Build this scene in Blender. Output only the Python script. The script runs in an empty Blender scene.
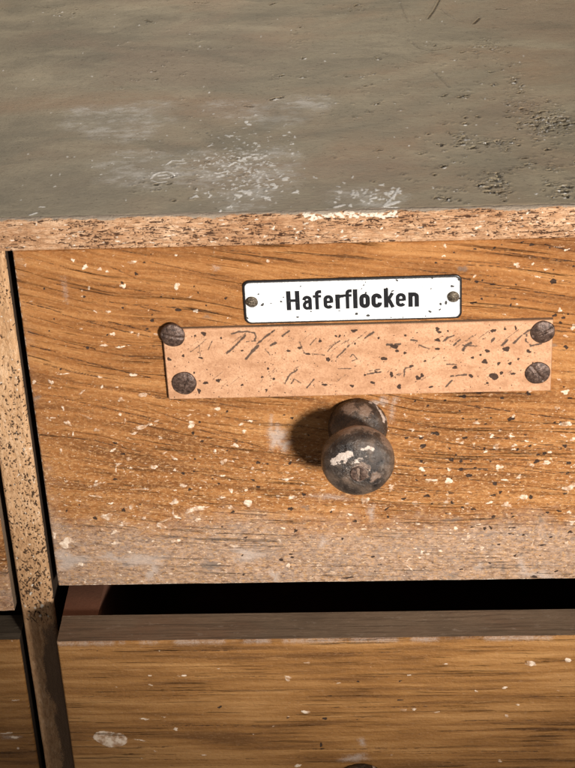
import bpy, math, random
import numpy as np
from mathutils import Matrix, Vector

S = 0.001                       # all coordinates below are millimetres
sc = bpy.context.scene
C = sc.collection
rad = math.radians

# ------------------------------------------------------------------ camera
F_PX, PITCH, YAW, ROLL = 1745.80, 0.5407, -0.0579, -0.0494
CAM = np.array([48.7112, -564.6986, 349.4449])
PW, PH = 575.0, 768.0
_f = np.array([math.sin(YAW)*math.cos(PITCH), math.cos(YAW)*math.cos(PITCH), -math.sin(PITCH)])
_r0 = np.array([math.cos(YAW), -math.sin(YAW), 0.0]); _u0 = np.cross(_r0, _f)
RT = math.cos(ROLL)*_r0 + math.sin(ROLL)*_u0
UP = -math.sin(ROLL)*_r0 + math.cos(ROLL)*_u0
cam_d = bpy.data.cameras.new('camera'); cam = bpy.data.objects.new('camera', cam_d); C.objects.link(cam)
cam_d.sensor_fit = 'VERTICAL'; cam_d.sensor_height = 24.0; cam_d.lens = 24.0*F_PX/PH
cam_d.clip_start = 0.02; cam_d.clip_end = 20
M = Matrix.Identity(4)
for i in range(3):
    M[i][0], M[i][1], M[i][2], M[i][3] = RT[i], UP[i], -_f[i], CAM[i]*S
cam.matrix_world = M
sc.camera = cam

def hit(u, w, ax, val):
    """a point of the photograph carried onto the plane axis = val (mm)"""
    d = _f + RT*(u-PW/2)/F_PX - UP*(w-PH/2)/F_PX
    return CAM + d*(val-CAM[ax])/d[ax]

# ------------------------------------------------------------------ light
wd = bpy.data.worlds.new('World'); sc.world = wd; wd.use_nodes = True
bg = wd.node_tree.nodes['Background']; bg.inputs[0].default_value = (1.0, 0.93, 0.86, 1); bg.inputs[1].default_value = 0.175
ld = bpy.data.lights.new('lamp', 'SPOT'); lamp = bpy.data.objects.new('lamp', ld); C.objects.link(lamp)
LPOS = np.array([42.0, 0, -4.0]) + 900*np.array([0.48, -1.0, 0.24])
LAIM = np.array([72.0, 0.0, 58.0])
lamp.location = Vector(LPOS*S)
lamp.rotation_euler = Vector((LAIM-LPOS)*S).to_track_quat('-Z', 'Y').to_euler()
ld.energy = 87; ld.color = (1.0, 0.95, 0.88); ld.shadow_soft_size = 0.075
ld.spot_size = rad(26.5); ld.spot_blend = 0.62
# a lamp over the back of the worktop: rakes across the grey top, never reaches the drawer fronts
ad = bpy.data.lights.new('worktop_lamp', 'AREA'); wl = bpy.data.objects.new('worktop_lamp', ad); C.objects.link(wl)
ad.shape = 'DISK'; ad.size = 0.16; ad.energy = 2.25; ad.color = (1.0, 0.94, 0.86)
WL = np.array([-60.0, 520.0, 560.0]); wl.location = Vector(WL*S)
wl.rotation_euler = Vector((np.array([20.0, 90.0, 81.0])-WL)*S).to_track_quat('-Z', 'Y').to_euler()
sc.view_settings.view_transform = 'Standard'; sc.view_settings.look = 'None'
sc.view_settings.exposure = 0; sc.view_settings.gamma = 1

# ------------------------------------------------------------------ noise on arrays
def _hash(i, j, s):
    n = (i.astype(np.int64)*374761393 + j.astype(np.int64)*668265263 + s*974634777) & 0xffffffff
    n = ((n ^ (n >> 13))*1274126177) & 0xffffffff
    return ((n ^ (n >> 16)) & 0xffff)/65535.0
def vn(x, y, s=0):
    xi = np.floor(x); yi = np.floor(y); fx = x-xi; fy = y-yi
    fx = fx*fx*fx*(fx*(fx*6-15)+10); fy = fy*fy*fy*(fy*(fy*6-15)+10)
    a = _hash(xi, yi, s); b = _hash(xi+1, yi, s); c = _hash(xi, yi+1, s); d = _hash(xi+1, yi+1, s)
    return (a+(b-a)*fx) + ((c+(d-c)*fx)-(a+(b-a)*fx))*fy
def fbm(x, y, o=4, s=0, g=0.5):
    t = 0; a = 1; n = 0
    for k in range(o):
        t = t + a*vn(x*2**k+17.3*k, y*2**k+5.1*k, s+k*31); n += a; a *= g
    return t/n
def ss(a, b, x):
    t = np.clip((x-a)/(b-a), 0, 1); return t*t*(3-2*t)

class Field:
    """signed distance (mm, positive inside) of blobs and strokes on a grid xs x ys"""
    def __init__(self, xs, ys):
        self.xs, self.ys = xs, ys
        self.v = np.full((len(ys), len(xs)), -3.0)
    def win(self, x0, x1, y0, y1):
        i0, i1 = np.searchsorted(self.xs, [x0, x1]); j0, j1 = np.searchsorted(self.ys, [y0, y1])
        return slice(j0, j1), slice(i0, i1)
    def blob(self, x, y, rx, ry, ang=0, wob=0.25, rng=random):
        R = max(rx, ry)*1.4+0.8
        w = self.win(x-R, x+R, y-R, y+R)
        X, Y = np.meshgrid(self.xs[w[1]], self.ys[w[0]])
        if X.size == 0: return
        c, s = math.cos(ang), math.sin(ang)
        u = (X-x)*c+(Y-y)*s; v = -(X-x)*s+(Y-y)*c
        th = np.arctan2(v/ry, u/rx); k = np.zeros_like(th)
        for n in (2, 3, 5): k += wob/n*1.3*np.cos(n*th+rng.random()*6.28)*rng.random()*1.6
        d = (1+k-np.hypot(u/rx, v/ry))*min(rx, ry)
        self.v[w] = np.maximum(self.v[w], d)
    def stroke(self, pts, r):
        for (x0, y0), (x1, y1) in zip(pts[:-1], pts[1:]):
            w = self.win(min(x0, x1)-r-1, max(x0, x1)+r+1, min(y0, y1)-r-1, max(y0, y1)+r+1)
            X, Y = np.meshgrid(self.xs[w[1]], self.ys[w[0]])
            if X.size == 0: continue
            dx, dy = x1-x0, y1-y0; L = dx*dx+dy*dy+1e-9
            t = np.clip(((X-x0)*dx+(Y-y0)*dy)/L, 0, 1)
            self.v[w] = np.maximum(self.v[w], r-np.hypot(X-x0-t*dx, Y-y0-t*dy))

# ------------------------------------------------------------------ objects
def mesh_from(name, verts, quads, mats, parent=None, origin=(0, 0, 0), attrs=None, vecs=None, matidx=None, smooth=None, link=True):
    verts = (np.asarray(verts, float)-np.asarray(origin, float))*S
    quads = np.asarray(quads, np.int32)
    me = bpy.data.meshes.new(name)
    n, k = quads.shape
    me.vertices.add(len(verts)); me.vertices.foreach_set('co', verts.astype(np.float32).ravel())
    me.loops.add(n*k); me.loops.foreach_set('vertex_index', quads.ravel())
    me.polygons.add(n); me.polygons.foreach_set('loop_start', np.arange(0, n*k, k, dtype=np.int32))
    me.polygons.foreach_set('use_smooth', np.ones(n, bool) if smooth is None else np.asarray(smooth, bool))
    for m in mats: me.materials.append(m)
    if matidx is not None: me.polygons.foreach_set('material_index', np.asarray(matidx, np.int32))
    for a, v in (attrs or {}).items():
        at = me.attributes.new(a, 'FLOAT', 'POINT'); at.data.foreach_set('value', np.asarray(v, np.float32).ravel())
    for a, v in (vecs or {}).items():
        at = me.attributes.new(a, 'FLOAT_VECTOR', 'POINT'); at.data.foreach_set('vector', np.asarray(v, np.float32).ravel())
    me.update(calc_edges=True); me.validate()
    o = bpy.data.objects.new(name, me); C.objects.link(o)
    if parent: o.parent = parent
    return o

def thing(name, label, cat, loc, group=None):
    o = bpy.data.objects.new(name, None); C.objects.link(o); o.location = Vector(loc)*S
    o.empty_display_size = 0.02
    o['label'] = label; o['category'] = cat
    if group: o['group'] = group
    return o

def panel(name, xs, zs, h, depth, mats, parent, origin, attrs=None, guv=None, P=None, N=None, side_mat=(1, 1, 1, 1), rnd=1.0, rseed=0):
    """a board: its shown face is a fine grid raised by h (mm), with four edges and a back.  P(a, b, d) -> xyz with d = depth behind the face"""
    nx, nz = len(xs), len(zs)
    A, B = np.meshgrid(xs, zs)
    e = np.minimum(np.minimum(A-xs[0], xs[-1]-A), np.minimum(B-zs[0], zs[-1]-B))
    r = rnd*(0.8+.4*fbm(A*0.12, B*0.12, 3, 900+rseed)); h = h*ss(0, 1.2, e)
    fall = np.where(e < r, r-np.sqrt(np.maximum(r*r-(r-e)**2, 0)), 0)
    fr = P(A, B, fall-h)
    back = [P(np.array(a), np.array(b), np.array(depth)) for a, b in ((xs[0], zs[0]), (xs[-1], zs[0]), (xs[-1], zs[-1]), (xs[0], zs[-1]))]
    V = [np.stack(fr, -1).reshape(-1, 3)]
    idx = np.arange(nx*nz).reshape(nz, nx)
    Q = [np.stack([idx[:-1, :-1], idx[:-1, 1:], idx[1:, 1:], idx[1:, :-1]], -1).reshape(-1, 4)]
    mi = [np.zeros(len(Q[0]), int)]; sm = [np.ones(len(Q[0]), bool)]
    off = nx*nz
    src = [np.arange(nx*nz)]
    for k, line in enumerate((idx[0, :], idx[:, -1], idx[-1, ::-1], idx[::-1, 0])):   # bottom, right, top, left
        p = V[0][line]; n = len(line)
        a, b = line//nx, line % nx
        q = np.stack(P(xs[b], zs[a], np.full(n, float(depth))), -1)
        V.append(p); V.append(q); src += [line, line]
        i = np.arange(n-1)
        Q.append(np.stack([off+i, off+n+i, off+n+i+1, off+i+1], -1)); off += 2*n
        mi.append(np.full(n-1, side_mat[k])); sm.append(np.zeros(n-1, bool))
    V.append(np.array(back, float)); Q.append(np.array([[off, off+3, off+2, off+1]])); mi.append([side_mat[0]]); sm.append([False])
    src.append(np.zeros(4, int))
    src = np.concatenate(src)
    at = {k: v.ravel()[src] for k, v in (attrs or {}).items()}
    ve = {}
    if guv is not None:
        g = np.stack([guv[0].ravel(), guv[1].ravel(), np.zeros(nx*nz)], -1)[src]; ve['guv'] = g
    return mesh_from(name, np.concatenate(V), np.concatenate(Q), mats, parent, origin, at, ve, np.concatenate(mi), np.concatenate(sm))

FRONT = lambda y: (lambda a, b, d: (a, y+d, b))
TOP = lambda z: (lambda a, b, d: (a, b, z-d))

def axis(lo, hi, step, out_lo=None, out_hi=None, coarse=4.0):
    a = np.arange(lo, hi+step*0.5, step)
    if out_lo is not None and out_lo < lo: a = np.concatenate([np.arange(out_lo, lo-coarse*0.4, coarse), a])
    if out_hi is not None and out_hi > hi: a = np.concatenate([a, np.arange(hi+coarse, out_hi+coarse*0.5, coarse)])
    return a

def boxes(name, bs, mat, parent, origin):
    V = []; Q = []
    for (x0, x1, y0, y1, z0, z1) in bs:
        o = len(V)
        V += [(x0, y0, z0), (x1, y0, z0), (x1, y1, z0), (x0, y1, z0), (x0, y0, z1), (x1, y0, z1), (x1, y1, z1), (x0, y1, z1)]
        Q += [[o+i for i in q] for q in ((0, 3, 2, 1), (4, 5, 6, 7), (0, 1, 5, 4), (1, 2, 6, 5), (2, 3, 7, 6), (3, 0, 4, 7))]
    return mesh_from(name, V, Q, [mat], parent, origin, smooth=np.zeros(len(Q), bool))

def lathe(name, prof, mat, parent, origin, center, seg=96, attrs_fn=None, bump=None, squash=1.0):
    """prof: (r, k) with k towards the viewer (-Y)"""
    prof = np.array(prof, float); n = len(prof)
    th = np.arange(seg)*2*math.pi/seg
    R, T = np.meshgrid(prof[:, 0], th, indexing='ij'); K = np.repeat(prof[:, 1][:, None], seg, 1)
    if bump is not None: R = R*(1+bump(T, K))
    X = center[0]+R*np.cos(T); Z = center[2]+R*np.sin(T)*squash; Y = center[1]-K
    V = np.stack([X, Y, Z], -1).reshape(-1, 3)
    i, j = np.meshgrid(np.arange(n-1), np.arange(seg), indexing='ij'); j2 = (j+1) % seg
    Q = np.stack([i*seg+j, (i+1)*seg+j, (i+1)*seg+j2, i*seg+j2], -1).reshape(-1, 4)[:, ::-1]
    at = attrs_fn(V) if attrs_fn else None
    return mesh_from(name, V, Q, [mat], parent, origin, at)

# ------------------------------------------------------------------ materials
class NB:
    def __init__(s, name, rough=0.6, spec=0.35):
        s.m = bpy.data.materials.new(name); s.m.use_nodes = True; s.t = s.m.node_tree; s.n = s.t.nodes
        s.b = s.n['Principled BSDF']; s.b.inputs['Roughness'].default_value = rough; s.b.inputs['Specular IOR Level'].default_value = spec
    def lk(s, a, b):
        if hasattr(a, 'is_linked'): s.t.links.new(a, b)
        else: b.default_value = a
    def obj(s, sx=1, sy=1, sz=1, rot=(0, 0, 0)):
        c = s.n.new('ShaderNodeTexCoord'); m = s.n.new('ShaderNodeMapping'); s.t.links.new(c.outputs['Object'], m.inputs[0])
        m.inputs['Scale'].default_value = (sx*1000, sy*1000, sz*1000); m.inputs['Rotation'].default_value = rot
        return m.outputs[0]
    def vattr(s, name, sx=1, sy=1, off=0):
        a = s.n.new('ShaderNodeAttribute'); a.attribute_name = name; m = s.n.new('ShaderNodeMapping')
        s.t.links.new(a.outputs['Vector'], m.inputs[0]); m.inputs['Scale'].default_value = (sx, sy, 1); m.inputs['Location'].default_value = (off, off*.7, off*.3)
        return m.outputs[0]
    def attr(s, name):
        a = s.n.new('ShaderNodeAttribute'); a.attribute_name = name; return a.outputs['Fac']
    def noise(s, vec, scale=1, detail=4, rough=0.5, dist=0):
        n = s.n.new('ShaderNodeTexNoise'); s.t.links.new(vec, n.inputs['Vector'])
        n.inputs['Scale'].default_value = scale; n.inputs['Detail'].default_value = detail; n.inputs['Roughness'].default_value = rough; n.inputs['Distortion'].default_value = dist
        return n.outputs['Fac']
    def vor(s, vec, scale=1, rnd=1, feature='F1'):
        n = s.n.new('ShaderNodeTexVoronoi'); n.feature = feature; s.t.links.new(vec, n.inputs['Vector']); n.inputs['Scale'].default_value = scale; n.inputs['Randomness'].default_value = rnd
        return n.outputs['Distance']
    def math(s, op, a, b=0.0, c=None):
        n = s.n.new('ShaderNodeMath'); n.operation = op; s.lk(a, n.inputs[0]); s.lk(b, n.inputs[1])
        if c is not None: s.lk(c, n.inputs[2])
        return n.outputs[0]
    def step(s, a, lo, hi):
        n = s.n.new('ShaderNodeMapRange'); n.interpolation_type = 'SMOOTHSTEP'; s.lk(a, n.inputs['Value'])
        n.inputs['From Min'].default_value = lo; n.inputs['From Max'].default_value = hi
        return n.outputs['Result']
    def ramp(s, f, stops):
        n = s.n.new('ShaderNodeValToRGB'); s.t.links.new(f, n.inputs[0]); e = n.color_ramp.elements
        while len(e) < len(stops): e.new(0.5)
        for el, (p, c) in zip(e, stops): el.position = p; el.color = (*c, 1)
        return n.outputs[0]
    def mix(s, f, a, b, mode='MIX'):
        n = s.n.new('ShaderNodeMix'); n.data_type = 'RGBA'; n.blend_type = mode
        s.lk(f, n.inputs['Factor'])
        for v, k in ((a, 'A'), (b, 'B')):
            i = [x for x in n.inputs if x.name == k and x.type == 'RGBA'][0]
            if isinstance(v, tuple): i.default_value = (*v, 1)
            else: s.t.links.new(v, i)
        return [x for x in n.outputs if x.type == 'RGBA'][0]
    def out(s, col, height=None, dist=0.1, strength=1.0, rough=None):
        if isinstance(col, tuple): s.b.inputs['Base Color'].default_value = (*col, 1)
        else: s.t.links.new(col, s.b.inputs['Base Color'])
        if height is not None:
            b = s.n.new('ShaderNodeBump'); s.t.links.new(height, b.inputs['Height']); b.inputs['Distance'].default_value = dist*S; b.inputs['Strength'].default_value = strength
            s.t.links.new(b.outputs[0], s.b.inputs['Normal'])
        if rough is not None: s.t.links.new(rough, s.b.inputs['Roughness'])
        return s.m

def wood_front(name, dark, mid, light, wearcol, pore=0.75, rough=0.5, micro=1.0):
    """varnished softwood front: grain runs along guv.x; flecks and chips come from the board's own fields"""
    b = NB(name, rough, 0.3)
    g = b.vattr('guv', 1, 1)
    big = b.noise(b.vattr('guv', .012, .07), 1, 3, .5, .4)
    mids = b.noise(b.vattr('guv', .02, .34, 3), 1, 5, .6, .3)
    fine = b.noise(b.vattr('guv', .07, 1.7, 9), 1, 4, .6)
    cl = b.ramp(b.math('ADD', b.math('MULTIPLY', big, .45), b.math('MULTIPLY', mids, .55)), [(.38, dark), (.5, mid), (.62, light)])
    cl = b.mix(b.math('MULTIPLY', b.step(fine, .42, .72), .45), cl, b.mix(1.0, cl, (.62, .52, .42), 'MULTIPLY'))
    po = b.noise(b.vattr('guv', .022, .85, 21), 1, 5, .62, .25)
    po = b.math('MULTIPLY', b.step(po, .585, .66), b.step(b.noise(b.vattr('guv', .03, .05, 5), 1, 2), .38, .58))
    cl = b.mix(b.math('MULTIPLY', po, pore), cl, (.075, .028, .009))
    # pale streaks where the varnish has worn along the grain
    ps = b.noise(b.vattr('guv', .05, .8, 44), 1, 5, .65)
    cl = b.mix(b.math('MULTIPLY', b.step(ps, .6, .72), .55), cl, (.5, .27, .11))
    wn = b.noise(b.obj(.16, .16, .22), 1, 6, .65)
    wear = b.attr('wear')
    wf = b.step(b.math('ADD', wear, b.math('MULTIPLY', b.math('SUBTRACT', wn, .5), 1.3)), .15, 1.0)
    wc = b.mix(b.step(b.noise(b.obj(.3, .3, .6), 1, 6, .75), .3, .7), tuple(c*.40 for c in wearcol), tuple(min(c*1.65, .9) for c in wearcol))
    wc = b.mix(b.math('MULTIPLY', b.step(b.noise(b.obj(.09, .1, .16), 1, 4, .6), .45, .65), .5), wc, (.30, .27, .25))
    cl = b.mix(b.math('MULTIPLY', wf, .72), cl, wc)
    # grime and rubbed spots too small to place one by one
    mic = b.noise(b.obj(.55, .55, .95), 1, 6, .72)
    lowf = b.math('ADD', b.math('MULTIPLY', b.attr('low'), .65*micro), .35*micro)
    cl = b.mix(b.math('MULTIPLY', b.math('MULTIPLY', b.step(mic, .48, .63), .72), lowf), cl, (.60, .33, .14))
    mic2 = b.noise(b.obj(.42, .8, .85, (.3, .2, .1)), 1, 6, .75)
    cl = b.mix(b.math('MULTIPLY', b.math('MULTIPLY', b.step(mic2, .50, .68), .7), lowf), cl, (.10, .038, .011))
    fl = b.noise(b.obj(.62, 1, 1.25, (0, .06, 0)), 1, 3, .6, .5)
    cl = b.mix(b.math('MULTIPLY', b.step(b.math('ADD', fl, b.math('MULTIPLY', b.attr('low'), .07)), .685, .73), .85*micro), cl, (.76, .54, .36))
    fd = b.noise(b.obj(.7, 1, 1.2, (.4, .06, .9)), 1, 3, .6, .5)
    cl = b.mix(b.math('MULTIPLY', b.step(b.math('ADD', fd, b.math('MULTIPLY', b.attr('low'), .04)), .70, .74), .8*micro), cl, (.04, .018, .010))
    ck = b.step(b.math('ADD', b.attr('crack'), b.math('MULTIPLY', b.math('SUBTRACT', mic, .5), .5)), -.10, .12)
    cl = b.mix(b.math('MULTIPLY', ck, .92), cl, (.035, .013, .005))
    rag = b.math('MULTIPLY', b.math('SUBTRACT', b.noise(b.obj(1.5, 1.5, 1.7), 1, 5, .7), .5), 1.1)
    grey = b.step(b.math('ADD', b.attr('grey'), rag), -.3, .9)
    cl = b.mix(b.math('MULTIPLY', grey, .55), cl, (.16, .13, .11))
    chalk = b.step(b.math('ADD', b.attr('chalk'), b.math('MULTIPLY', rag, 5)), -1.0, 2.6)
    cl = b.mix(b.math('MULTIPLY', chalk, .7), cl, (.52, .42, .36))
    dk = b.step(b.math('ADD', b.attr('dark'), b.math('MULTIPLY', rag, .45)), -.05, .06)
    cl = b.mix(b.math('MULTIPLY', dk, .95), cl, (.030, .016, .011))
    wh = b.step(b.math('ADD', b.attr('white'), rag), -.05, .07)
    wcol = b.mix(b.step(b.noise(b.obj(.35, .35, .35), 1, 4), .34, .62), (.44, .245, .13), (.92, .74, .58))
    wop = b.step(b.noise(b.obj(.28, .28, .28, (.5, 0, .2)), 1, 4, .7), .33, .50)
    cl = b.mix(b.math('MULTIPLY', wh, b.math('ADD', b.math('MULTIPLY', wop, .55), .38)), cl, wcol)
    h = b.math('ADD', b.math('MULTIPLY', po, -1.0), b.math('MULTIPLY', fine, .35))
    h = b.math('ADD', h, b.math('MULTIPLY', b.math('ADD', mic, mic2), 1.1))
    return b.out(cl, h, .50, 1.0, b.math('ADD', b.math('MULTIPLY', wf, .3), rough))

def plain_wood(name, col, rough=.75, sx=.04, sy=.04, sz=.9, amt=.5, bump=.2):
    b = NB(name, rough, .2)
    n = b.noise(b.obj(sx, sy, sz), 1, 5, .6, .2); n2 = b.noise(b.obj(.15, .15, .15), 1, 4, .6)
    c = b.mix(n, tuple(x*(1-amt) for x in col), tuple(x*(1+amt*.7) for x in col))
    c = b.mix(b.math('MULTIPLY', n2, .5), c, tuple(x*.6 for x in col))
    return b.out(c, b.math('ADD', n, b.noise(b.obj(1, 1, 1), 1, 5, .7)), bump, .8)

MAIN = wood_front('flecked_varnished_wood', (.20, .073, .017), (.35, .138, .036), (.49, .225, .074), (.43, .305, .225))
LOWER = wood_front('brown_varnished_wood', (.175, .074, .018), (.33, .15, .040), (.47, .24, .082), (.30, .20, .13), .45, .42, .12)
EDGE_RAW = plain_wood('raw_board_edge', (.30, .20, .13))
BOX_WOOD = plain_wood('dark_box_wood', (.085, .040, .024), .8)
RED_WOOD = plain_wood('red_brown_side_wood', (.17, .075, .045), .7)
CARC = plain_wood('old_carcass_wood', (.06, .038, .025), .85)

def grey_paint(name, base, streak=.5):
    b = NB(name, .58, .3)
    a = b.noise(b.obj(.008, .012, .012), 1, 4, .6, .6); c = b.noise(b.obj(.04, .09, .09), 1, 6, .65, .4)
    d = b.noise(b.obj(.45, .7, .7), 1, 6, .72)
    cl = b.ramp(a, [(.34, tuple(x*.70 for x in base)), (.5, base), (.64, (base[0]*1.18, base[1]*1.0, base[2]*.92))])
    sp_ = b.noise(b.obj(.02, .035, .035, (0, 0, .25)), 1, 7, .7, .5)
    cl = b.mix(b.math('MULTIPLY', b.step(sp_, .50, .70), .45), cl, tuple(x*1.75+.02 for x in base))
    mp_ = b.noise(b.obj(.55, 1.1, 1.1), 1, 4, .7)
    cl = b.mix(b.math('MULTIPLY', b.step(mp_, .60, .72), .6), cl, tuple(x*.5 for x in base))
    cl = b.mix(b.math('MULTIPLY', b.step(b.noise(b.obj(.5, 1.0, 1.0, (.7, .2, 0)), 1, 4, .7), .67, .74), .7), cl, tuple(x*2.6 for x in base))
    cl = b.mix(b.math('MULTIPLY', b.step(c, .4, .75), streak), cl, tuple(x*1.30 for x in base))
    cl = b.mix(b.math('MULTIPLY', b.step(d, .5, .8), .5), cl, tuple(x*.68 for x in base))
    h = b.math('ADD', b.math('MULTIPLY', d, .7), b.math('MULTIPLY', b.math('SUBTRACT', b.noise(b.obj(.25, .8, .8), 1, 5, .7), b.step(mp_, .62, .70)), .35))
    return b, cl, h
b, cl, h = grey_paint('grey_brown_worktop_paint', (.255, .210, .140), .75)
rag = b.math('MULTIPLY', b.math('SUBTRACT', b.noise(b.obj(.9, .9, .9), 1, 5, .7), .5), 1.6)
pl = b.step(b.math('ADD', b.attr('chalk'), b.math('MULTIPLY', rag, 6.0)), -2.0, 5.5)
pl = b.math('MULTIPLY', pl, b.math('ADD', b.math('MULTIPLY', b.step(b.noise(b.obj(.10, .16, .16), 1, 6, .75), .44, .66), .8), .12))
cl = b.mix(b.math('MULTIPLY', pl, .75), cl, (.56, .52, .47))
cl = b.mix(b.step(b.math('ADD', b.attr('white'), rag), -.3, .3), cl, (.74, .70, .65))
cl = b.mix(b.math('MULTIPLY', b.step(b.math('ADD', b.attr('dark'), rag), -.05, .3), .8), cl, (.05, .042, .034))
red = b.step(b.noise(b.obj(.011, .02, .02), 1, 5, .6, .5), .48, .66)
cl = b.mix(b.math('MULTIPLY', red, .5), cl, (.25, .175, .115))
olv = b.step(b.noise(b.obj(.012, .022, .022, (0, 0, .4)), 1, 6, .65, .8), .50, .66)
cl = b.mix(b.math('MULTIPLY', olv, .55), cl, (.150, .128, .085))
GREYTOP = b.out(cl, h, .42, 1.0)
b, cl, h = grey_paint('grey_dirty_edge_paint', (.155, .114, .078), .8)
eg = b.noise(b.obj(.03, .8, .8), 1, 6, .7, .3)
cl = b.mix(b.math('MULTIPLY', b.step(eg, .46, .64), .65), cl, (.065, .046, .032))
cl = b.mix(b.math('MULTIPLY', b.step(b.noise(b.obj(.18, .5, .5), 1, 5, .72), .58, .72), .55), cl, (.30, .25, .20))
h = b.math('SUBTRACT', h, eg)
GREYEDGE = b.out(cl, h, .2, 1.0)

def raw_worn(name, lo, mid, hi, crack, vert=False, grey=None):
    """rough splintered bare wood; 'pit' is the depth of its own torn relief, which darkens the colour"""
    b = NB(name, .72, .25)
    v = b.obj(.9, .9, .25) if vert else b.obj(.22, 1, 1.1)
    n = b.noise(v, 1, 6, .7, .6); m = b.noise(b.obj(.05, .05, .05), 1, 3)
    cl = b.ramp(b.math('ADD', b.math('MULTIPLY', n, .7), b.math('MULTIPLY', m, .3)), [(.36, lo), (.5, mid), (.64, hi)])
    mo = b.noise(b.obj(.8, .8, .5) if vert else b.obj(.4, 1, 1.2), 1, 6, .75)
    cl = b.mix(b.math('MULTIPLY', b.step(mo, .50, .66), .6), cl, tuple(x*.48 for x in mid))
    pn = b.math('MULTIPLY', b.math('SUBTRACT', b.noise(b.obj(2.5, 2.5, 2.5), 1, 3), .5), .5)
    cl = b.mix(b.math('MULTIPLY', b.step(b.math('ADD', b.attr('pit'), pn), .12, .5), .93), cl, crack)
    cl = b.mix(b.math('MULTIPLY', b.step(b.math('ADD', b.attr('white'), pn), -.1, .15), .9), cl, (.80, .70, .58))
    if grey:
        cl = b.mix(b.math('MULTIPLY', b.step(b.math('ADD', b.attr('paint_shade'), b.math('MULTIPLY', pn, 2.0)), .35, .62), .9), cl, grey)
    return b.out(cl, b.math('SUBTRACT', b.math('ADD', n, b.noise(b.obj(1.5, 1.5, 1.5), 1, 5, .7)), mo), .45, 1.0)
STRIP = raw_worn('torn_edge_wood', (.30, .14, .062), (.48, .265, .14), (.72, .48, .31), (.055, .022, .010), False, (.33, .27, .21))
POST = raw_worn('pitted_post_wood', (.38, .195, .088), (.58, .335, .17), (.75, .49, .295), (.035, .016, .007), True, (.16, .10, .06))  # last colour: the drawer's shade, painted on the lower post

# ------------------------------------------------------------------ the cabinet
cab = thing('cabinet', 'old wooden cabinet with worn grey painted top and pale pitted post', 'cabinet', (-80, 150, -360))
CO = (-80, 150, -360)
rng = random.Random(5)
# worktop: grey painted board, dents with painted shade and glints, plaster crumbs on its upper face
ZT = 81.3
xs = axis(-140, 165, .42, -352, 186); ys = axis(1.7, 262, .5, None, 420)
A, B = np.meshgrid(xs, ys)
h = (fbm(A*.02, B*.03, 3, 1)-.5)*.6 + (fbm(A*.08, B*.16, 4, 2)-.5)*.12 + (fbm(A*.5, B*.6, 3, 3)-.5)*.07
dent = Field(xs, ys); white = Field(xs, ys); chalk = Field(xs, ys); darkf = Field(xs, ys)
def tp(u, w): p = hit(u, w, 2, ZT); return p[0], p[1]
clusters = [(548, 122, 26, 15, 85), (540, 125, 15, 9, 30), (500, 145, 25, 6, 28), (495, 186, 16, 12, 42), (460, 138, 10, 10, 16), (450, 190, 20, 10, 10), (560, 190, 22, 10, 26),
            (520, 105, 14, 14, 16), (495, 46, 14, 7, 18), (485, 60, 30, 20, 8), (545, 165, 30, 10, 16), (430, 165, 40, 30, 14), (300, 40, 8, 14, 7), (205, 60, 70, 50, 8), (66, 14, 22, 6, 10), (515, 85, 14, 8, 14), (350, 8, 16, 5, 8), (280, 75, 10, 6, 4), (355, 100, 60, 50, 26), (150, 60, 90, 40, 18), (460, 90, 60, 50, 30), (200, 180, 80, 20, 16)]
for (cx, cy, rx, ry, n) in clusters:
    for _ in range(int(n*1.7)):
        x, y = tp(cx+rng.gauss(0, rx*.55), cy+rng.gauss(0, ry*.6)); r = min(.13+rng.expovariate(1/.20), .9)
        dent.blob(x, y, r*rng.uniform(1.0, 2.8), r*1.3, rng.uniform(.0, .7), .8, rng)
        if rng.random() < .55: white.blob(x-.1+rng.uniform(-.4, .4), y-r*1.5, r*rng.uniform(.3, 1.4), r*rng.uniform(.4, .9), rng.uniform(0, .7), .6, rng)  # painted glint on the near rim of the dent
        if rng.random() < .6: darkf.blob(x, y+r*.3, r*.9, r*.9, 0, .6, rng)  # painted shade towards the far side of the dent
for pts, r in (([(440, 0), (434, 11), (428, 19)], .55), ([(440, 8), (450, 16), (462, 22)], .35), ([(411, 42), (419, 48), (430, 51), (451, 48)], .45), ([(400, 2), (408, 22)], .3), ([(405, 59), (420, 63), (436, 63)], .3), ([(432, 70), (450, 88)], .25),
               ([(497, 9), (507, 9)], .7), ([(474, 24), (480, 18)], .7), ([(33, 7), (50, 8), (64, 6)], .45), ([(145, 20), (151, 22)], .7), ([(193, 2), (208, 3)], .6), ([(270, 5), (276, 3)], .6), ([(245, 106), (253, 107)], .7), ([(268, 24), (271, 24)], .5)):
    dent.stroke([tp(*p) for p in pts], r); darkf.stroke([tp(*p) for p in pts], r*.8-.12)
edge_n = (fbm(A*.9, B*.9, 3, 8)-.5)*.5
d = dent.v+edge_n*.6
pit = ss(-.15, .45, d)
h = h-.70*pit + .22*ss(-.7, -.15, d)*(1-pit)
for _ in range(460):
    x, y = tp(246+rng.gauss(0, 24), 168+rng.gauss(0, 20)); q = .10+rng.expovariate(1/.17); white.blob(x, y, q*rng.uniform(.7, 1.8), q*rng.uniform(.9, 2.2), 0, .9, rng)
for _ in range(60):
    x, y = tp(rng.uniform(335, 400), 196+rng.gauss(0, 6)); white.blob(x, y, rng.uniform(.25, .8), rng.uniform(.4, 1.4), 0, .6, rng)
for _ in range(40):
    x, y = tp(150+rng.gauss(0, 40), 165+rng.gauss(0, 14)); white.blob(x, y, rng.uniform(.2, .4), rng.uniform(.2, .5), 0, .5, rng)
for _ in range(70):
    x, y = tp(rng.uniform(0, 575), rng.uniform(0, 205)); white.blob(x, y, rng.uniform(.15, .4), rng.uniform(.25, .7), 0, .5, rng)
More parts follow.
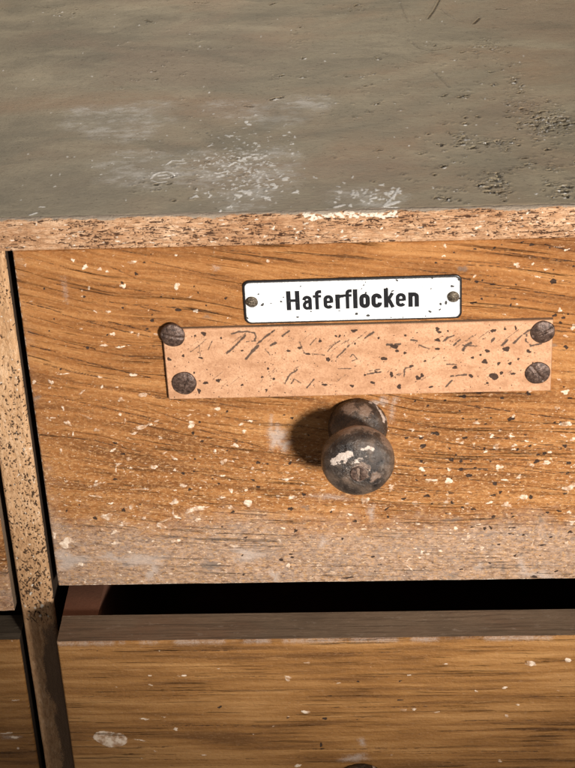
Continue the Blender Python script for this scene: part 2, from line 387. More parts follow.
for pts, r in (([(304, 212), (330, 211)], .9), ([(328, 211), (345, 211), (372, 210), (397, 209)], 1.7), ([(336, 207), (344, 205)], .8), ([(385, 206), (397, 202)], 1.0), ([(385, 205), (394, 196), (399, 188)], .5), ([(151, 179), (154, 175), (159, 173), (166, 172), (172, 173), (175, 176)], .45), ([(152, 181), (158, 183), (166, 182)], .35), ([(158, 176), (166, 175)], .5), ([(160, 179), (170, 178)], .4), ([(166, 165), (172, 161), (184, 161)], .35), ([(176, 164), (186, 163)], .3), ([(200, 167), (208, 167)], .3), ([(124, 158), (134, 158)], .25), ([(30, 215), (36, 213)], .5), ([(40, 207), (44, 207)], .4)):
    white.stroke([tp(*p) for p in pts], r)
for (u, w, rx, ry) in ((250, 170, 17, 28), (240, 185, 25, 20), (160, 178, 12, 10), (150, 165, 30, 14), (365, 198, 14, 12), (120, 120, 30, 18), (270, 110, 25, 18)):
    x, y = tp(u, w); chalk.blob(x, y, rx, ry, 0, .3, rng)
for (u, w, r) in ((147, 23, .8), (207, 134, .6), (249, 108, .6), (195, 3, .6), (273, 5, .7), (505, 10, .5), (436, 8, .4)):
    x, y = tp(u, w-1); darkf.blob(x, y, r, r*1.2, 0, .4, rng)
h = h+.12*ss(-.1, .35, white.v+edge_n*.8)
panel('worktop', xs, ys, h, 10.5, [GREYTOP, EDGE_RAW], cab, CO, dict(white=white.v, dark=darkf.v, chalk=chalk.v), None, TOP(ZT), rnd=.2)

# edge strip: bare torn front edge, rounded at the top, grey paint left along its upper rim
Z0, Z1, RR, Y0 = 69.0, 81.2, 1.6, -.7
xs = axis(-140, 170, .36, -352, 186)
ss_ = np.arange(0, (Z1-RR-Z0)+RR*math.pi/2+1.0, .26)
X, T = np.meshgrid(xs, ss_)
flat = Z1-RR-Z0
ang = np.clip((T-flat)/RR, 0, math.pi/2); ex = np.maximum(T-flat-RR*math.pi/2, 0)
n1 = fbm(X*.085, T*.75, 4, 41); n2 = fbm(X*.3, T*1.5, 4, 43); n3 = fbm(X*.04, T*.2, 3, 47)
r1 = 1-np.abs(2*fbm(X*.13+.8*n2, T*1.1, 4, 53)-1)*2.4; r2 = 1-np.abs(2*fbm(X*.26, T*1.7+n1, 3, 55)-1)*2.6
torn = np.maximum(ss(.80, 1.0, r1)*.9, ss(.84, 1.0, r2)*.7)*ss(.34, .52, n3+.25*fbm(X*.25, T*.3, 2, 57))
hs = -.75*torn + (n2-.5)*1.3 + (n1-.5)*.9 + (fbm(X*.06, T*.1, 2, 49)-.5)*.5
hs *= ss(0, 1.2, T)*(1-.75*ss(flat-1.5, flat+.8, T))
hs += .0
nyv, nzv = -np.cos(ang), np.sin(ang)
yy = Y0+RR-RR*np.cos(ang)+ex; zz = np.where(T < flat, Z0+T, Z1-RR+RR*np.sin(ang))
V = np.stack([X, yy+nyv*hs, zz+nzv*hs], -1).reshape(-1, 3)
idx = np.arange(X.size).reshape(X.shape)
Q = np.stack([idx[:-1, :-1], idx[:-1, 1:], idx[1:, 1:], idx[1:, :-1]], -1).reshape(-1, 4)
nx = len(xs); o0 = X.size
V = np.concatenate([V, np.stack([xs, np.full(nx, 1.6), np.full(nx, Z0)], -1)])
i = np.arange(nx-1); Q = np.concatenate([Q, np.stack([o0+i, o0+i+1, i+1, i], -1)])
wf = Field(xs, ss_)
rng = random.Random(11)
for _ in range(90):
    wf.blob(rng.uniform(-100, 130), rng.uniform(1, flat), rng.uniform(.3, .9), rng.uniform(.15, .35), rng.uniform(-.3, .3), .5, rng)
for u in np.arange(304, 398, 1.5):
    p = hit(u, 213, 1, Y0); wf.blob(p[0], flat+rng.uniform(-.8, 1.8), rng.uniform(.4, 1.0), rng.uniform(.3, .8), 0, .5, rng)
pnt = ss(flat-.2, flat+2.6, T+(fbm(X*.15, T*.1, 4, 51)-.5)*3.0)
strip = mesh_from('edge_strip', V, Q, [STRIP], cab, CO, {'pit': np.concatenate([torn.ravel(), np.zeros(nx)]), 'white': np.concatenate([wf.v.ravel(), np.full(nx, -3.)]), 'paint_shade': np.concatenate([pnt.ravel(), np.zeros(nx)])})

# posts between the drawer columns
def post(x0, x1, seed, zlo=-300.0, ztop=68.9):
    rng = random.Random(seed)
    xs = np.arange(x0, x1+.01, .3); zs = axis(-200, ztop, .34, zlo)
    A, B = np.meshgrid(xs, zs)
    n1 = fbm(A*.6, B*.45, 4, 61+seed); reg = ss(.36, .55, fbm(A*.07, B*.03, 3, 66+seed)+.12*ss(-30, -85, B)*1.0-.0)
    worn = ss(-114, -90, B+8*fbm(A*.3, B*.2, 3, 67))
    pits = Field(xs, zs)
    for _ in range(1300):
        z = rng.uniform(-100, 66); x = rng.uniform(x0+.5, x1-.5)
        dens = .25+.75*ss(20, -30, np.array(z))
        if rng.random() > dens: continue
        r = min(.07+rng.expovariate(1/.085), .36); pits.blob(x, z, r, r*rng.uniform(.7, 2.4), rng.uniform(-.6, .6), .7, rng)
    for _ in range(60):
        z = rng.gauss(-86, 12)
        pits.blob(rng.uniform(x0+2, x1-3), z, rng.uniform(.12, .4), rng.uniform(.4, 1.7), rng.uniform(-.9, .9), .6, rng)
    pits.v -= .04
    p = np.maximum(ss(-.12, .2, pits.v+(fbm(A*1.5, B*1.5, 2, 69)-.5)*.3), .7*ss(.66, .74, fbm(A*1.5, B*1.0, 3, 79+seed))*reg)*worn
    wh = Field(xs, zs)
    for (u, w, r) in ((42, 606, .8), (40, 616, .55), (35, 608, .5), (31, 593, .5)):
        q = hit(u, w, 1, 0); wh.blob(q[0], q[2], r, r*1.1, 0, .3, rng)
    for _ in range(60): wh.blob(rng.uniform(x0, x1), rng.uniform(-100, 60), rng.uniform(.15, .4), rng.uniform(.2, .6), 0, .5, rng)
    hh = -.55*p + (fbm(A*.35, B*.2, 4, 71)-.5)*.5*worn + (fbm(A*.3, B*.04, 3, 72)-.5)*.4 + .2*ss(-.1, .2, wh.v)
    panel('post', xs, zs, hh, 45, [POST, CARC], cab, CO, dict(pit=p, white=wh.v, paint_shade=(1-worn)*(.25+.75*ss(.35, .75, (A-x0)/(x1-x0)+.5*(fbm(A*.2, B*.08, 3, 73)-.5)))), None, FRONT(0.0), rnd=1.6)  # drawer's shade coloured into lower right; sides coloured dark for the gap's shade
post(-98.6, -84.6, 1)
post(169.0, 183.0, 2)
boxes('side_panel', [(-372, -354, -.2, 415, -345, 70)], CARC, cab, CO)
boxes('side_panel', [(184, 202, -.2, 415, -345, 70)], CARC, cab, CO)
boxes('divider_panel', [(-96, -87, 45.2, 395, -345, 70)], CARC, cab, CO)
boxes('back_panel', [(-353.8, 183.8, 396, 414, -345, 70)], CARC, cab, CO)
boxes('base_panel', [(-353.8, 183.8, 2, 395.8, -360, -345.2)], CARC, cab, CO)
boxes('rail', [(-84.4, 168.8, 60, 78, -86.5, -76)], CARC, cab, CO)

# ------------------------------------------------------------------ drawer flecks (photograph points on the front, radii in photo pixels)
WHITE = """73,260,2,2 85,267,3.2,3 99.7,269,2.4,2.2 123,286,3.6,2.4 89,288,2,1.6 108,311.7,3,1.8 112.7,334,3.2,2.2 138,335,2.2,2 104,345,5,1.5,8 132,332,3,1 120,347,4,1.4 25,265,2,1.6 81,329,2,1
176.5,286,4,3.4 196,311,3,2 189.5,297,3,1,10 214,252,1.5,1.2 268,261,2,2 156,334,2,1.4 176,255,2,1 517,265,4,2.2,10 532.6,264,2,1.3,30 530,258,1.5,1 538,277,4,1,-10 445,246,2,2 444,256,2,1.5 567,250,3,1,20 560,310,2.6,2.4 574,327,4,3 566,336,3,1.3 475,276,2,1.5 517,304,2,1.2 560,247,5,.8,8
34,382,2.5,2.8 51,382,2.6,3 49.5,388,2,1.3 99.6,377,2.5,1.8 133,375,3.5,2.3 143,395,4.2,3.3 121,399.5,3.6,2.8 63,408,1.4,2.8 87,416.5,7.5,1.1,-22 68,423,5,2.4,-30 96.5,429.5,2.8,2.6 142,427,10,1.6,12 150,424,3,2 47,418,2.2,1 48,433,1.3,1.2 113,450,4,1.6,25 61,450,2.2,1.5 128,459,2.6,2 73,434,1,3 120,414,2,2 125,421,1,3 134,433,5,1.3,10 102,387,1.3,2.6 117,387,1.5,1.2 63,374,8,.8,4
191.7,424.4,5.6,3.6 217,409,4,1.7 189,415,3,1.2 244,431,3.2,2 241,424,4,1.4,25 250,421,4,1 236,445,3,2.8 223,461,4.6,2.7,-15 215,451,1.7,2.6 231,490.5,3,2.5 246,490,2.5,1.8 248,503,5.6,5 252.5,468,2.6,1.7 156.5,421,4,1.4,35 164,453,3.6,1.2,12 154,467,4,3 175.5,501,4,3.4 200,508,12,2.2,3 292,497.5,4,3 288,479,5,2.3 287,472,2.5,1.7 278,496,3,1.1 203,481,4,1.2,-20 222,476,4,1.4,10 175,470,4,1,-30 260,497,3,1,15 231,507,3,3
448.7,481,5,4.4 462,442.6,3,2 422,469,4,2.4 432,480,6,2.4 406,416,2,1.4 391,486,3,2.4 449,469.5,2.5,1.8 565.4,392,4.6,3 566,424,6.6,3.4,-18 496,447,4.8,3.2 547,462.6,4.6,2.9 532,465,2.4,2.8 499,467,4.3,3.3 513.6,416,2.5,1.8 530,391,2.4,1.6 492,436,3,2 527,441,4,1,-15 519,477,4,2.2,40 570,487,9,3.8,8 564,410,1.5,1.2 511,436,4,1.4 574,439,4,2 505,480,4,1.4 550,452,3,2
107,516.5,7.6,4.8,14 65,543,9,6,-12 161,526,5.4,3.8,20 166,520,6,1.2,20 177,517,5,1.8,-25 173,512,1.2,4,0 193,509.5,9,3.4,12 141.5,489,9.5,1.4,-3 96,496,8,1.2,-12 115,543,4.6,2.2 115,532,5,2.2,25 131,507,2.8,3.6 176,541,6,2.6,30 175,502,4,2.6 144,518,3,2 81,564,3.4,3 103,530,3,1.3 54,535,2.4,5 98,484,8,1.4,20 118,464,4.5,1.2 116,469,1,3.4 59.5,511,2,1.2 66,555,2.4,2 129,552,4,1.8 153,541,1.8,1.5 190,561,3.4,3 198,520,5,2.4 279,541,4,2.2 322,528,3,1.4,20 288,566,3,3 283,528,3,1.4 333,572,4,1.3,-20 234,546,4.5,2.4
364.6,500,4.4,5 415,503,4,3 391,489,2.8,2.8 350,514.6,3,1.8 399,527.5,3,1.4 388,528.6,2,1.8 364,529,3,1 421.6,553,1.1,3.8 410,568,7,.9,-45 446.5,502,3.2,2.2 449,514,3,1.2,10 455.6,528,3,1.8 333,509.5,2.5,1.5 427,535,2,1.8 333,574,3,1 346,504,3,1
524,497,5,3.8 506.5,504.5,5.6,3.3 571.7,522.5,4,3 508,515,3,2 467.6,503.7,3,1.3 490,502.6,4,1.8 539,539,3.6,1.8 482,548,3,2.4 540,563,2.6,1.8 567,543,3,2.6 513,558,9,.7,-3 532,545,.9,8,-12 569,512,3,1.8 544,558,2,1.2 376,505,10,.7,-8"""
DARK = """44,289,1.5,1.2 84,297,1.8,1.4 122,283,2,1.4 136,274,2.4,1.6 122.6,308,1.5,1.2 87.4,348,2.6,1.2 54,319,1.2,1 49,331,1.2,1 178,310,3,2.1 152,320.5,3,1.5 152,315,1,.9 225.6,298.6,1.9,1.4 206,305.7,1.2,1 173,299,1.5,1.1 161,297,1.2,1 198,293,1.2,1 144,262.6,2,1 194,286.6,1.2,1 147,329,2,1.2
553.5,281.7,3.9,2.8 493,284.7,4,1 476.6,282,3,1 475,249,1.6,1.2 532,244.6,3,1.2 516,284.7,1.2,1 473.6,303,3.6,1.5 481.7,299,2,1 514,299,3,1 510.7,305,1.2,2 555,315.7,2.6,1.8 563.6,318,2.6,1.3 560.6,322.8,2.2,1.2 566,347,2.6,2 573.7,266.6,1.4,1.2 436,263,1.5,1.3 454,252.7,1.2,1 118.7,346.5,2,1.2 115,443,2.5,1.5 123,454,2.5,1.5
199.6,421.8,1.7,1.4 193,433,1.8,2.6 202,441,2.6,1.2 195,459,1.6,1.2 183,473.5,3,1.2 194,471.6,1.5,1.2 189.6,489.6,2.3,1.5 258,462.5,2.8,1.8 267.4,464,1.5,1.1 290,463,2.3,1.8 227,411.6,1.9,1.2 292,418,2,1.5 227,450.5,1.4,1.2 284,415,1.3,1 253,480,3,1.2 258,487,3,1.5 212.6,478.7,1.4,1
435.6,433.5,4.2,2.9 423,446,3.8,2.8 463,396.5,4.6,2.1 477.4,392,4,1.8 451.6,460,3,2.2 461,461.4,2.3,1.8 461,469.6,2.8,2 469,475.6,4.1,2.2 465,438,2.6,1.7 421,438,2.8,1.4 421.4,461.4,2.6,1.4 415,401,1.6,1.2 428,405.7,2.1,1.1 445,400.5,2.1,1.2 463,418.6,1.6,1.2 459.7,411,1.3,1 476.5,420,1.7,1 456,455,1.5,1.2 475,468,1.9,1.5 451,479,1.6,1.3 425,475.6,1.6,1.2 449.6,448.7,1.2,1 471,461.4,1.3,1 436.5,453,1.3,1
511,419,4.1,2.7 528.4,393.6,2.7,2.2 502,398,3,1.4 536.7,461.7,3.1,2.6 544.6,453.6,3.2,2 538.5,454.8,2,1.8 565,446,2.7,2 569,463.5,3,2 568,473.4,2.3,1.2 495,484,3.6,2 560.7,423.5,1.6,2.8 555,422.6,1.5,1.3 570,398,2.6,1.2 491,417.7,1.5,1.2 517.6,449.6,2.1,1.6 530,446,2.1,1.5 525.4,435,1.9,1 490.6,461.7,1.5,1.1 484.6,391,2,1.3 478.5,392.5,3.6,1.7 485.4,424,2,1 564,387,1.3,1 484.6,449,2,1 123.5,510,2,2.6 95,518,2.8,2.1 66.4,511,1.5,1.2 115,479,2.6,1.4 79,505,1.3,1 190,489,1.6,1.2 140,504.5,1.4,1
290.4,509,3,2.4 233,512,2.6,1.5 281,560,3,1.8 291,554.4,3,1.2 243.5,574.8,2.6,1 245.6,537.7,2.6,1.2 222,527,1.6,1.2 331,512,1.6,1.4 403.5,499,2.8,1.7 427,496,4.6,1.8 452,503,2.1,1.8 432,504,1.5,1.2 355,521.4,2.8,1.9 342.4,539,1.5,1.9 386.6,509,4,1,40 388,517,1.8,1.4 348,578,8,1.2 447.6,514,3,1.1 380,565,3,.9
494.8,484,2.5,1.6 493.6,495.4,2.8,1.8 500.4,492.4,2.6,1.6 531,497.4,2.6,2.4 493.6,516.7,2.6,1.9 473.3,509.4,3,1.4 462.4,507.8,2.1,1.4 547.5,512.4,2.4,1.5 559,511,3,1.4 509.5,533.6,2.6,1 513,528,3.6,1.1 523.5,535,1.9,1.3 543,545,4,1.2 499,544.5,3,1.1 484.6,528.6,1.8,2.3 534,577,5,1.5 556,571.6,2.6,1.2 565,494,3,1.2"""
GREY = "463,269,4,4 207,317,5,2 453,576,6,3 541,519.6,4,3 521,554.7,4,2 517,566,3,3 502.7,569,4,3 479,541,4,2 306,507.7,5,3 490,566,4,2 553,345,4,2.5 330,571,6,2 70,560,10,4 210,566,12,5 36,398,5,3 452,520,10,3"
CHALK = "271,427,3,9 277,437,9,14 284,445,8,6 153,571,7,9 110,557,14,5 275,576,6,7 323,542,5,6 371,512,5,7 523,568,5,11 479,567,5,5 395,400,4,3 380,402,8,5 392,412,3,8 216,268,3,2.4 140,560,30,8 250,555,25,6 70,560,20,10 540,575,20,5 36,470,4,20 44,510,4,25 330,497,20,3 65,290,2,9"
LINES = "20,288_40,292_65,299 22,302_48,309_60,313 27,316_60,325_82,331 62,356_92,364_125,372_150,378 28,332_60,341_95,350 70,368_85,374_110,379 62,315_105,327_150,337 60,398_100,407_150,418 100,285_150,293 150,262_215,276 110,267_150,285 30,346_55,352 108,322_150,332 140,307_160,312 392,434_420,438_480,449 394,446_430,450_478,461 398,456_440,462_478,466 406,424_440,428_478,435 460,404_480,408 475,406_520,413_575,420 475,434_530,443_575,450 475,447_520,454_575,459 500,463_560,473_576,474 478,470_530,476_575,483 485,283_520,290_575,298 445,275_495,285 475,247_520,255_575,262 545,245_575,252 150,410_192,424_245,437 200,430_260,447 155,398_215,403_260,411 200,442_230,449 40,435_90,440_140,452 160,470_230,478 420,490_500,497 520,470_575,476 60,480_130,486 250,520_330,522 210,512_270,516 470,480_575,492 100,420_140,427"
def parse(t):
    for l in t.split():
        v = [float(q) for q in l.split(',')]; yield v+[0]*(5-len(v))
def put(field, text, plane_y, rng, wob=.3, k=1.0):
    for (u, w, rx, ry, a) in parse(text):
        p = hit(u, w, 1, plane_y); field.blob(p[0], p[2], rx/2.64*k, ry/2.64/.86*k, math.radians(a), wob, rng)

def screw(name, parent, origin, c, r, mat, dome=.35, slot=.5, seed=0, squash=1.0, ang=None, gw=.10):
    """round screw head with a slot, domed"""
    rng = random.Random(seed); n = 15; seg = 48
    rr = np.concatenate([[.001], np.linspace(.06, 1, n)])
    V = []; a0 = rng.uniform(0, math.pi) if ang is None else ang
    R, T = np.meshgrid(rr, np.arange(seg)*2*math.pi/seg, indexing='ij')
    x = R*np.cos(T); z = R*np.sin(T)
    k = dome*(1-(R**2.4))
    s = np.abs(x*math.sin(a0)-z*math.cos(a0))
    k = k-slot*.3*(1-ss(gw-.03, gw+.03, s))*(R < .9)
    k = k+(fbm(x*3+seed, z*3, 3, seed)-.5)*.07
    wob = 1+.02*np.cos(2*T+seed)+.012*np.cos(5*T+2*seed)
    V = np.stack([c[0]+r*x*wob, c[1]-r*np.maximum(k+.12, -.02), c[2]+r*z*wob*squash], -1)
    skirt = np.stack([c[0]+r*1.02*np.cos(T[-1])*wob[-1], np.full(seg, c[1]+.25), c[2]+r*1.02*np.sin(T[-1])*wob[-1]*squash], -1)
    V = np.concatenate([V.reshape(-1, 3), skirt]); m = len(rr)+1
    i, j = np.meshgrid(np.arange(m-1), np.arange(seg), indexing='ij'); j2 = (j+1) % seg
    Q = np.stack([i*seg+j, i*seg+j2, (i+1)*seg+j2, (i+1)*seg+j], -1).reshape(-1, 4)[:, ::-1]
    return mesh_from(name, V, Q[:, ::-1], [mat], parent, origin)

b = NB('dark_screw_metal', .42, .5)
n = b.noise(b.obj(.9, .9, .9), 1, 5, .65)
SCREW = b.out(b.ramp(n, [(.35, (.030, .017, .012)), (.55, (.10, .058, .042)), (.72, (.22, .15, .115))]), n, .3, .9)
SCREW.node_tree.nodes['Principled BSDF'].inputs['Metallic'].default_value = .35
b = NB('small_brass_screw', .35, .5)
n = b.noise(b.obj(1.4, 1.4, 1.4), 1, 5, .65)
BRASS = b.out(b.ramp(n, [(.35, (.035, .026, .018)), (.55, (.13, .10, .07)), (.72, (.33, .27, .19))]), n, .4, 1.0)
BRASS.node_tree.nodes['Principled BSDF'].inputs['Metallic'].default_value = .5

b = NB('worn_black_knob_paint', .36, .5)
n = b.noise(b.obj(.12, .12, .12), 1, 6, .65, .4); n2 = b.noise(b.obj(.6, .6, .6), 1, 5, .7)
cl = b.ramp(n, [(.36, (.014, .010, .009)), (.5, (.048, .034, .026)), (.66, (.14, .095, .068))])
cl = b.mix(b.math('MULTIPLY', b.step(n2, .52, .75), .55), cl, (.17, .135, .11))
rag = b.math('MULTIPLY', b.math('SUBTRACT', n2, .5), 2.4)
cl = b.mix(b.step(b.math('ADD', b.attr('tan'), rag), -.1, .35), cl, (.19, .125, .09))
cl = b.mix(b.step(b.math('ADD', b.attr('chip'), rag), -.1, .15), cl, b.mix(b.noise(b.obj(.5, .5, .9), 1, 4, .7), (.30, .22, .17), (.74, .62, .54)))
KNOBM = b.out(cl, b.math('ADD', n, b.math('MULTIPLY', n2, .8)), .9, .9, b.math('ADD', b.math('MULTIPLY', n2, .42), .03))

def knob(parent, origin, cx, cz, y0):
    prof = [(.01, -.3), (10.6, -.3), (11.1, .6), (11.35, 2), (11.3, 4), (10.9, 6), (10.1, 7.8), (9.0, 9.2), (7.6, 10.6), (6.9, 12.2), (6.7, 14.0), (6.8, 15.6)]
    for t in np.linspace(-.97, 1.0, 50):      # the ball, flattened at its front
        k = 25.4+(9.2 if t > 0 else 9.0)*t; prof.append((13.6*max(1-abs(t)**(2.9 if t > 0 else 2.2), 0)**.5 if t < 1 else .01, k))
    prof = [p for i, p in enumerate(prof) if not (i > 11 and p[0] < 6.9 and p[1] < 20)]
    cc = np.array([cx, y0-25.4, cz])
    def at(V):
        chip = np.full(len(V), -3.0); tan = np.full(len(V), -3.0)
        def on(dx, dz, k): return np.array([cx+dx, y0-k, cz+dz])
        ax_ = np.array([13.8, 9.6, 13.8])
        for pts in ([(332, 461, 2.0), (337, 459, 2.9), (343, 456, 3.2), (351, 453, 2.4)], [(331, 463, 1.2), (345, 463, 1.2), (356, 460, 1.0), (366, 457, .9)], [(346, 470, .7), (358, 466, 1.0), (366, 464, .7)], [(353, 468, .6), (352, 476, .6)], [(366, 470, .7), (372, 471, .7), (372, 479, .6)], [(362, 450, 1.7), (368, 448, 2.4), (375, 450, 1.3)], [(352, 464, .6), (360, 462, .7)], [(385, 449, .7), (386, 450, .6)]):
            q = []
            for (u, w, r) in pts:
                dd = hit(u, w, 1, 0)-CAM; oo = (CAM-cc)/ax_; dn = dd/ax_
                A_, B_, C_ = dn@dn, oo@dn, oo@oo-1
                t = (-B_-math.sqrt(max(B_*B_-A_*C_, 0)))/A_; q.append((CAM+dd*t, r/2.7))
            for (pa, ra), (pb, rb) in zip(q[:-1], q[1:]):
                e = pb-pa; t = np.clip(((V-pa)@e)/(e@e), 0, 1)
                chip = np.maximum(chip, ra+(rb-ra)*t-np.sqrt((((V-pa-t[:, None]*e))**2).sum(1)))
        for (dx, dz, k, r) in ((10.2, 4.9, 5, 1.6), (10.9, 3.0, 2.6, 1.3), (9.0, 7.0, 3.6, 1.4), (10.9, 1.0, 4.0, .9), (7.5, 8.6, 2.0, 1.0), (5.0, 10.0, 1.5, .9), (-.5, 10.4, 5.5, .7), (2, 9.8, 7.0, .8), (3.4, 10.6, 5.2, .5)):
            p = on(dx, dz, k); q = V-p; chip = np.maximum(chip, r-np.sqrt((q**2).sum(1)))
        for (dx, dz, k, r) in ((4, 11.0, 22, 5), (0, 13, 22, 4), (1, 1.5, 34.5, 3.5), (-4, 12.5, 24, 4), (6, -2, 33, 2.5), (3, 10.4, 7, 3.2), (-3, 10.2, 6, 3), (10, 7, 25, 4.5)):
            p = on(dx, dz, k); q = V-p; tan = np.maximum(tan, (r-np.sqrt((q**2).sum(1)))*.35)
        return {'chip': chip, 'tan': tan}
    bm = lambda T, K: (vn(np.cos(T)*2.2+5, np.sin(T)*2.2+K*.18, 7)-.5)*.035+(vn(np.cos(T)*7+5, np.sin(T)*7+K*.6, 8)-.5)*.012
    o = lathe('knob', prof, KNOBM, parent, origin, (cx, y0, cz), 120, at, bm)
    # slotted screw in the front of the knob
    c = (cx+.3, y0-34.45, cz-.2)
    s = screw('screw', o, origin, c, 3.1, SCREW, .05, 2.4, 3, 1.0, 1.60, .17)
    return o

def front(name, x0, x1, z0, z1, y0, mats, parent, origin, seed, step=.32, text=None, tilt=None, wear_fn=None, side_mat=(1, 1, 1, 1), vis=None, nspk=(0, 0), ncrack=0, zlow=-1e9, lines='', blot=None, rims=False, rim_top=False, rough=.16, extra=None, rnd=1.1):
    rng = random.Random(seed)
    vx0, vx1, vz0, vz1 = vis
    xs = axis(max(x0, vx0), min(x1, vx1), step, x0, x1); zs = axis(max(z0, vz0), min(z1, vz1), step, z0, z1)
    xs[-1] = x1; zs[-1] = z1; xs[0] = x0; zs[0] = z0
    A, B = np.meshgrid(xs, zs)
    f = {k: Field(xs, zs) for k in ('white', 'dark', 'grey', 'chalk', 'crack')}
    for k, t in (text or {}).items(): put(f[k], t, y0, rng, .5 if k != 'dark' else .35, .76 if k == 'white' else .82 if k == 'dark' else 1.0)
    if blot:
        p = hit(blot[0], blot[1], 1, y0); f['white'].blob(p[0], p[2], blot[2], blot[3], blot[4], .10, rng)
    for _ in range(nspk[0]):
        x = rng.uniform(max(x0, vx0), min(x1, vx1)); z = rng.uniform(max(z0, vz0), min(z1, vz1))
        r = min(rng.expovariate(1/.15)+.09, .7)
        if rng.random() < (.2+.8*ss(30, -30, np.array(z)))*ss(.36, .62, fbm(np.array(x*.045), np.array(z*.06), 3, seed+8)): f['white'].blob(x, z, r*rng.uniform(1, 2.6), r*rng.uniform(.6, 1.0), rng.gauss(-.05, .35), .55, rng)
    for _ in range(nspk[1]):
        x = x1-(x1-x0)*abs(rng.gauss(0, .5)); z = rng.uniform(max(z0, vz0), min(z1, vz1))
        r = min(rng.expovariate(1/.15)+.10, .6)
        f['dark'].blob(x, z, r*rng.uniform(1, 1.8), r, rng.gauss(-.1, .3), .4, rng)
    u, v = tilt(A, B)
    if rim_top:
        for x in np.arange(max(x0, vx0), min(x1, vx1), .9):
            if vn(np.array(x*.12), np.array(.5), seed) > .42 and rng.random() < .8: f['chalk'].stroke([(x, z1-.5), (x+.9, z1-.5)], rng.uniform(.5, 1.3))
    if rims:
        for x in np.arange(max(x0, vx0), min(x1, vx1), .8):
            f['white'].stroke([(x, z0+.25), (x+.8, z0+.25)], .34+.3*(rng.random()-.4) if rng.random() < .93 else .05)
        for z in np.arange(z0, z1, 1.0):
            if rng.random() < .75: f['white'].stroke([(x0+.2, z), (x0+.2, z+1.0)], rng.uniform(.05, .42))
    for l in lines.split():
        q = [hit(*map(float, p.split(',')), 1, y0) for p in l.split('_')]; r = rng.uniform(.10, .24)
        for a, c in zip(q[:-1], q[1:]):
            m = max(2, int(np.linalg.norm(c-a)/1.8))
            for t in range(m):
                if rng.random() < .94:
                    p_, n_ = a+(c-a)*t/m, a+(c-a)*(t+1)/m; f['crack'].stroke([(p_[0], p_[2]+rng.gauss(0, .06)), (n_[0], n_[2]+rng.gauss(0, .06))], r*rng.uniform(.5, 1.25))
    for _ in range(ncrack):                 # open grain: long broken lines that follow the grain field
        x = rng.uniform(max(x0, vx0), min(x1, vx1)); z = rng.uniform(max(z0, vz0), min(z1, vz1)); L = rng.uniform(10, 55); r = rng.uniform(.03, .17)
        if z < zlow and rng.random() < .75: continue; last = None
        for t in range(int(L/1.6)):
            i = min(np.searchsorted(xs, x), len(xs)-2); j = min(np.searchsorted(zs, z), len(zs)-2)
            sl = -(v[j, i+1]-v[j, i])/max(u[j, i+1]-u[j, i], 1e-6)/max((v[j+1, i]-v[j, i])/(zs[j+1]-zs[j]), .3)
            nxt = (x+1.6, z+1.6*sl+rng.gauss(0, .05))
            if rng.random() < .93: f['crack'].stroke([(x, z), nxt], r*rng.uniform(.5, 1.3))
            x, z = nxt
            if x > xs[-1]: break
    rg = (fbm(A*1.6, B*1.6, 2, seed)-.5)*.3
    h = (fbm(u*.01, v*.05, 3, seed+1)-.5)*.5 + (fbm(u*.05, v*.55, 4, seed+2)-.5)*rough + (fbm(A*.25, B*.3, 4, seed+3)-.5)*.22
    h = h+.26*ss(-.08, .25, f['white'].v+rg)-.22*ss(-.08, .25, f['dark'].v+rg)-.40*ss(-.14, .12, f['crack'].v+rg*.3)
    if extra is not None: h = h+extra(A, B)
    at = {k: q.v for k, q in f.items()}; at['wear'] = wear_fn(A, B) if wear_fn else np.zeros_like(A); at['low'] = ss(40, -45, B)
    return panel(name, xs, zs, h, 17, mats, parent, origin, at, (u, v), FRONT(y0), side_mat=side_mat, rnd=rnd, rseed=seed)

GRP = 'drawers side by side in the cabinet front'
def drawer_box(d, o, x0, x1, y, z0, z1, mat, w_=0.0):
    boxes('side_panel', [(x0-w_, x0+10.5, y+17.1, y+330, z0+4, z1)], mat, d, o)
    boxes('side_panel', [(x1-10.5, x1, y+17.1, y+330, z0+4, z1)], mat, d, o)
    boxes('back_panel', [(x0+10.6, x1-10.6, y+320, y+330, z0+4, z1)], mat, d, o)
    boxes('bottom_panel', [(x0+10.6, x1-10.6, y+17.1, y+319.8, z0+6, z0+12)], mat, d, o)

# ---- the drawer with the sign
X0, X1, ZB, ZU = -81.9, 166.2, -84.5, 68.4
o1 = (42, 0, ZB)
d1 = thing('drawer', 'flecked orange wood drawer with white enamel sign and raw wooden name strip', 'drawer', o1, GRP)
def tilt1(A, B):
    k = ss(-75, 25, B)
    a = (.06+.20*k)*(1-.30*ss(-40, 110, A))
    u = A; v = B+a*(A+20)+7*(fbm(A*.012, B*.02, 2, 301)-.5)*2*(.3+k)+1.2*(fbm(A*.03, B*.05, 2, 302)-.5)
    return u, v
def wear1(A, B):
    return .95*ss(-44, -72, B+16*(fbm(A*.03, B*.03, 3, 311)-.5))+.45*ss(-10, -55, B)*fbm(A*.04, B*.08, 3, 312) + .35*ss(-72, -82, A) - .05
front('front_panel', X0, X1, ZB, ZU, 0, [MAIN, EDGE_RAW], d1, o1, 100, .30, dict(white=WHITE, dark=DARK, grey=GREY, chalk=CHALK), tilt1, wear1, vis=(-82, 140, -85, 69), nspk=(2000, 260), lines=LINES, ncrack=280, zlow=-28, rims=True, rough=.42)
drawer_box(d1, o1, X0+3, X1-3, 0, ZB, ZU-8, BOX_WOOD)
knob(d1, o1, 42.1, -8.1, 0)

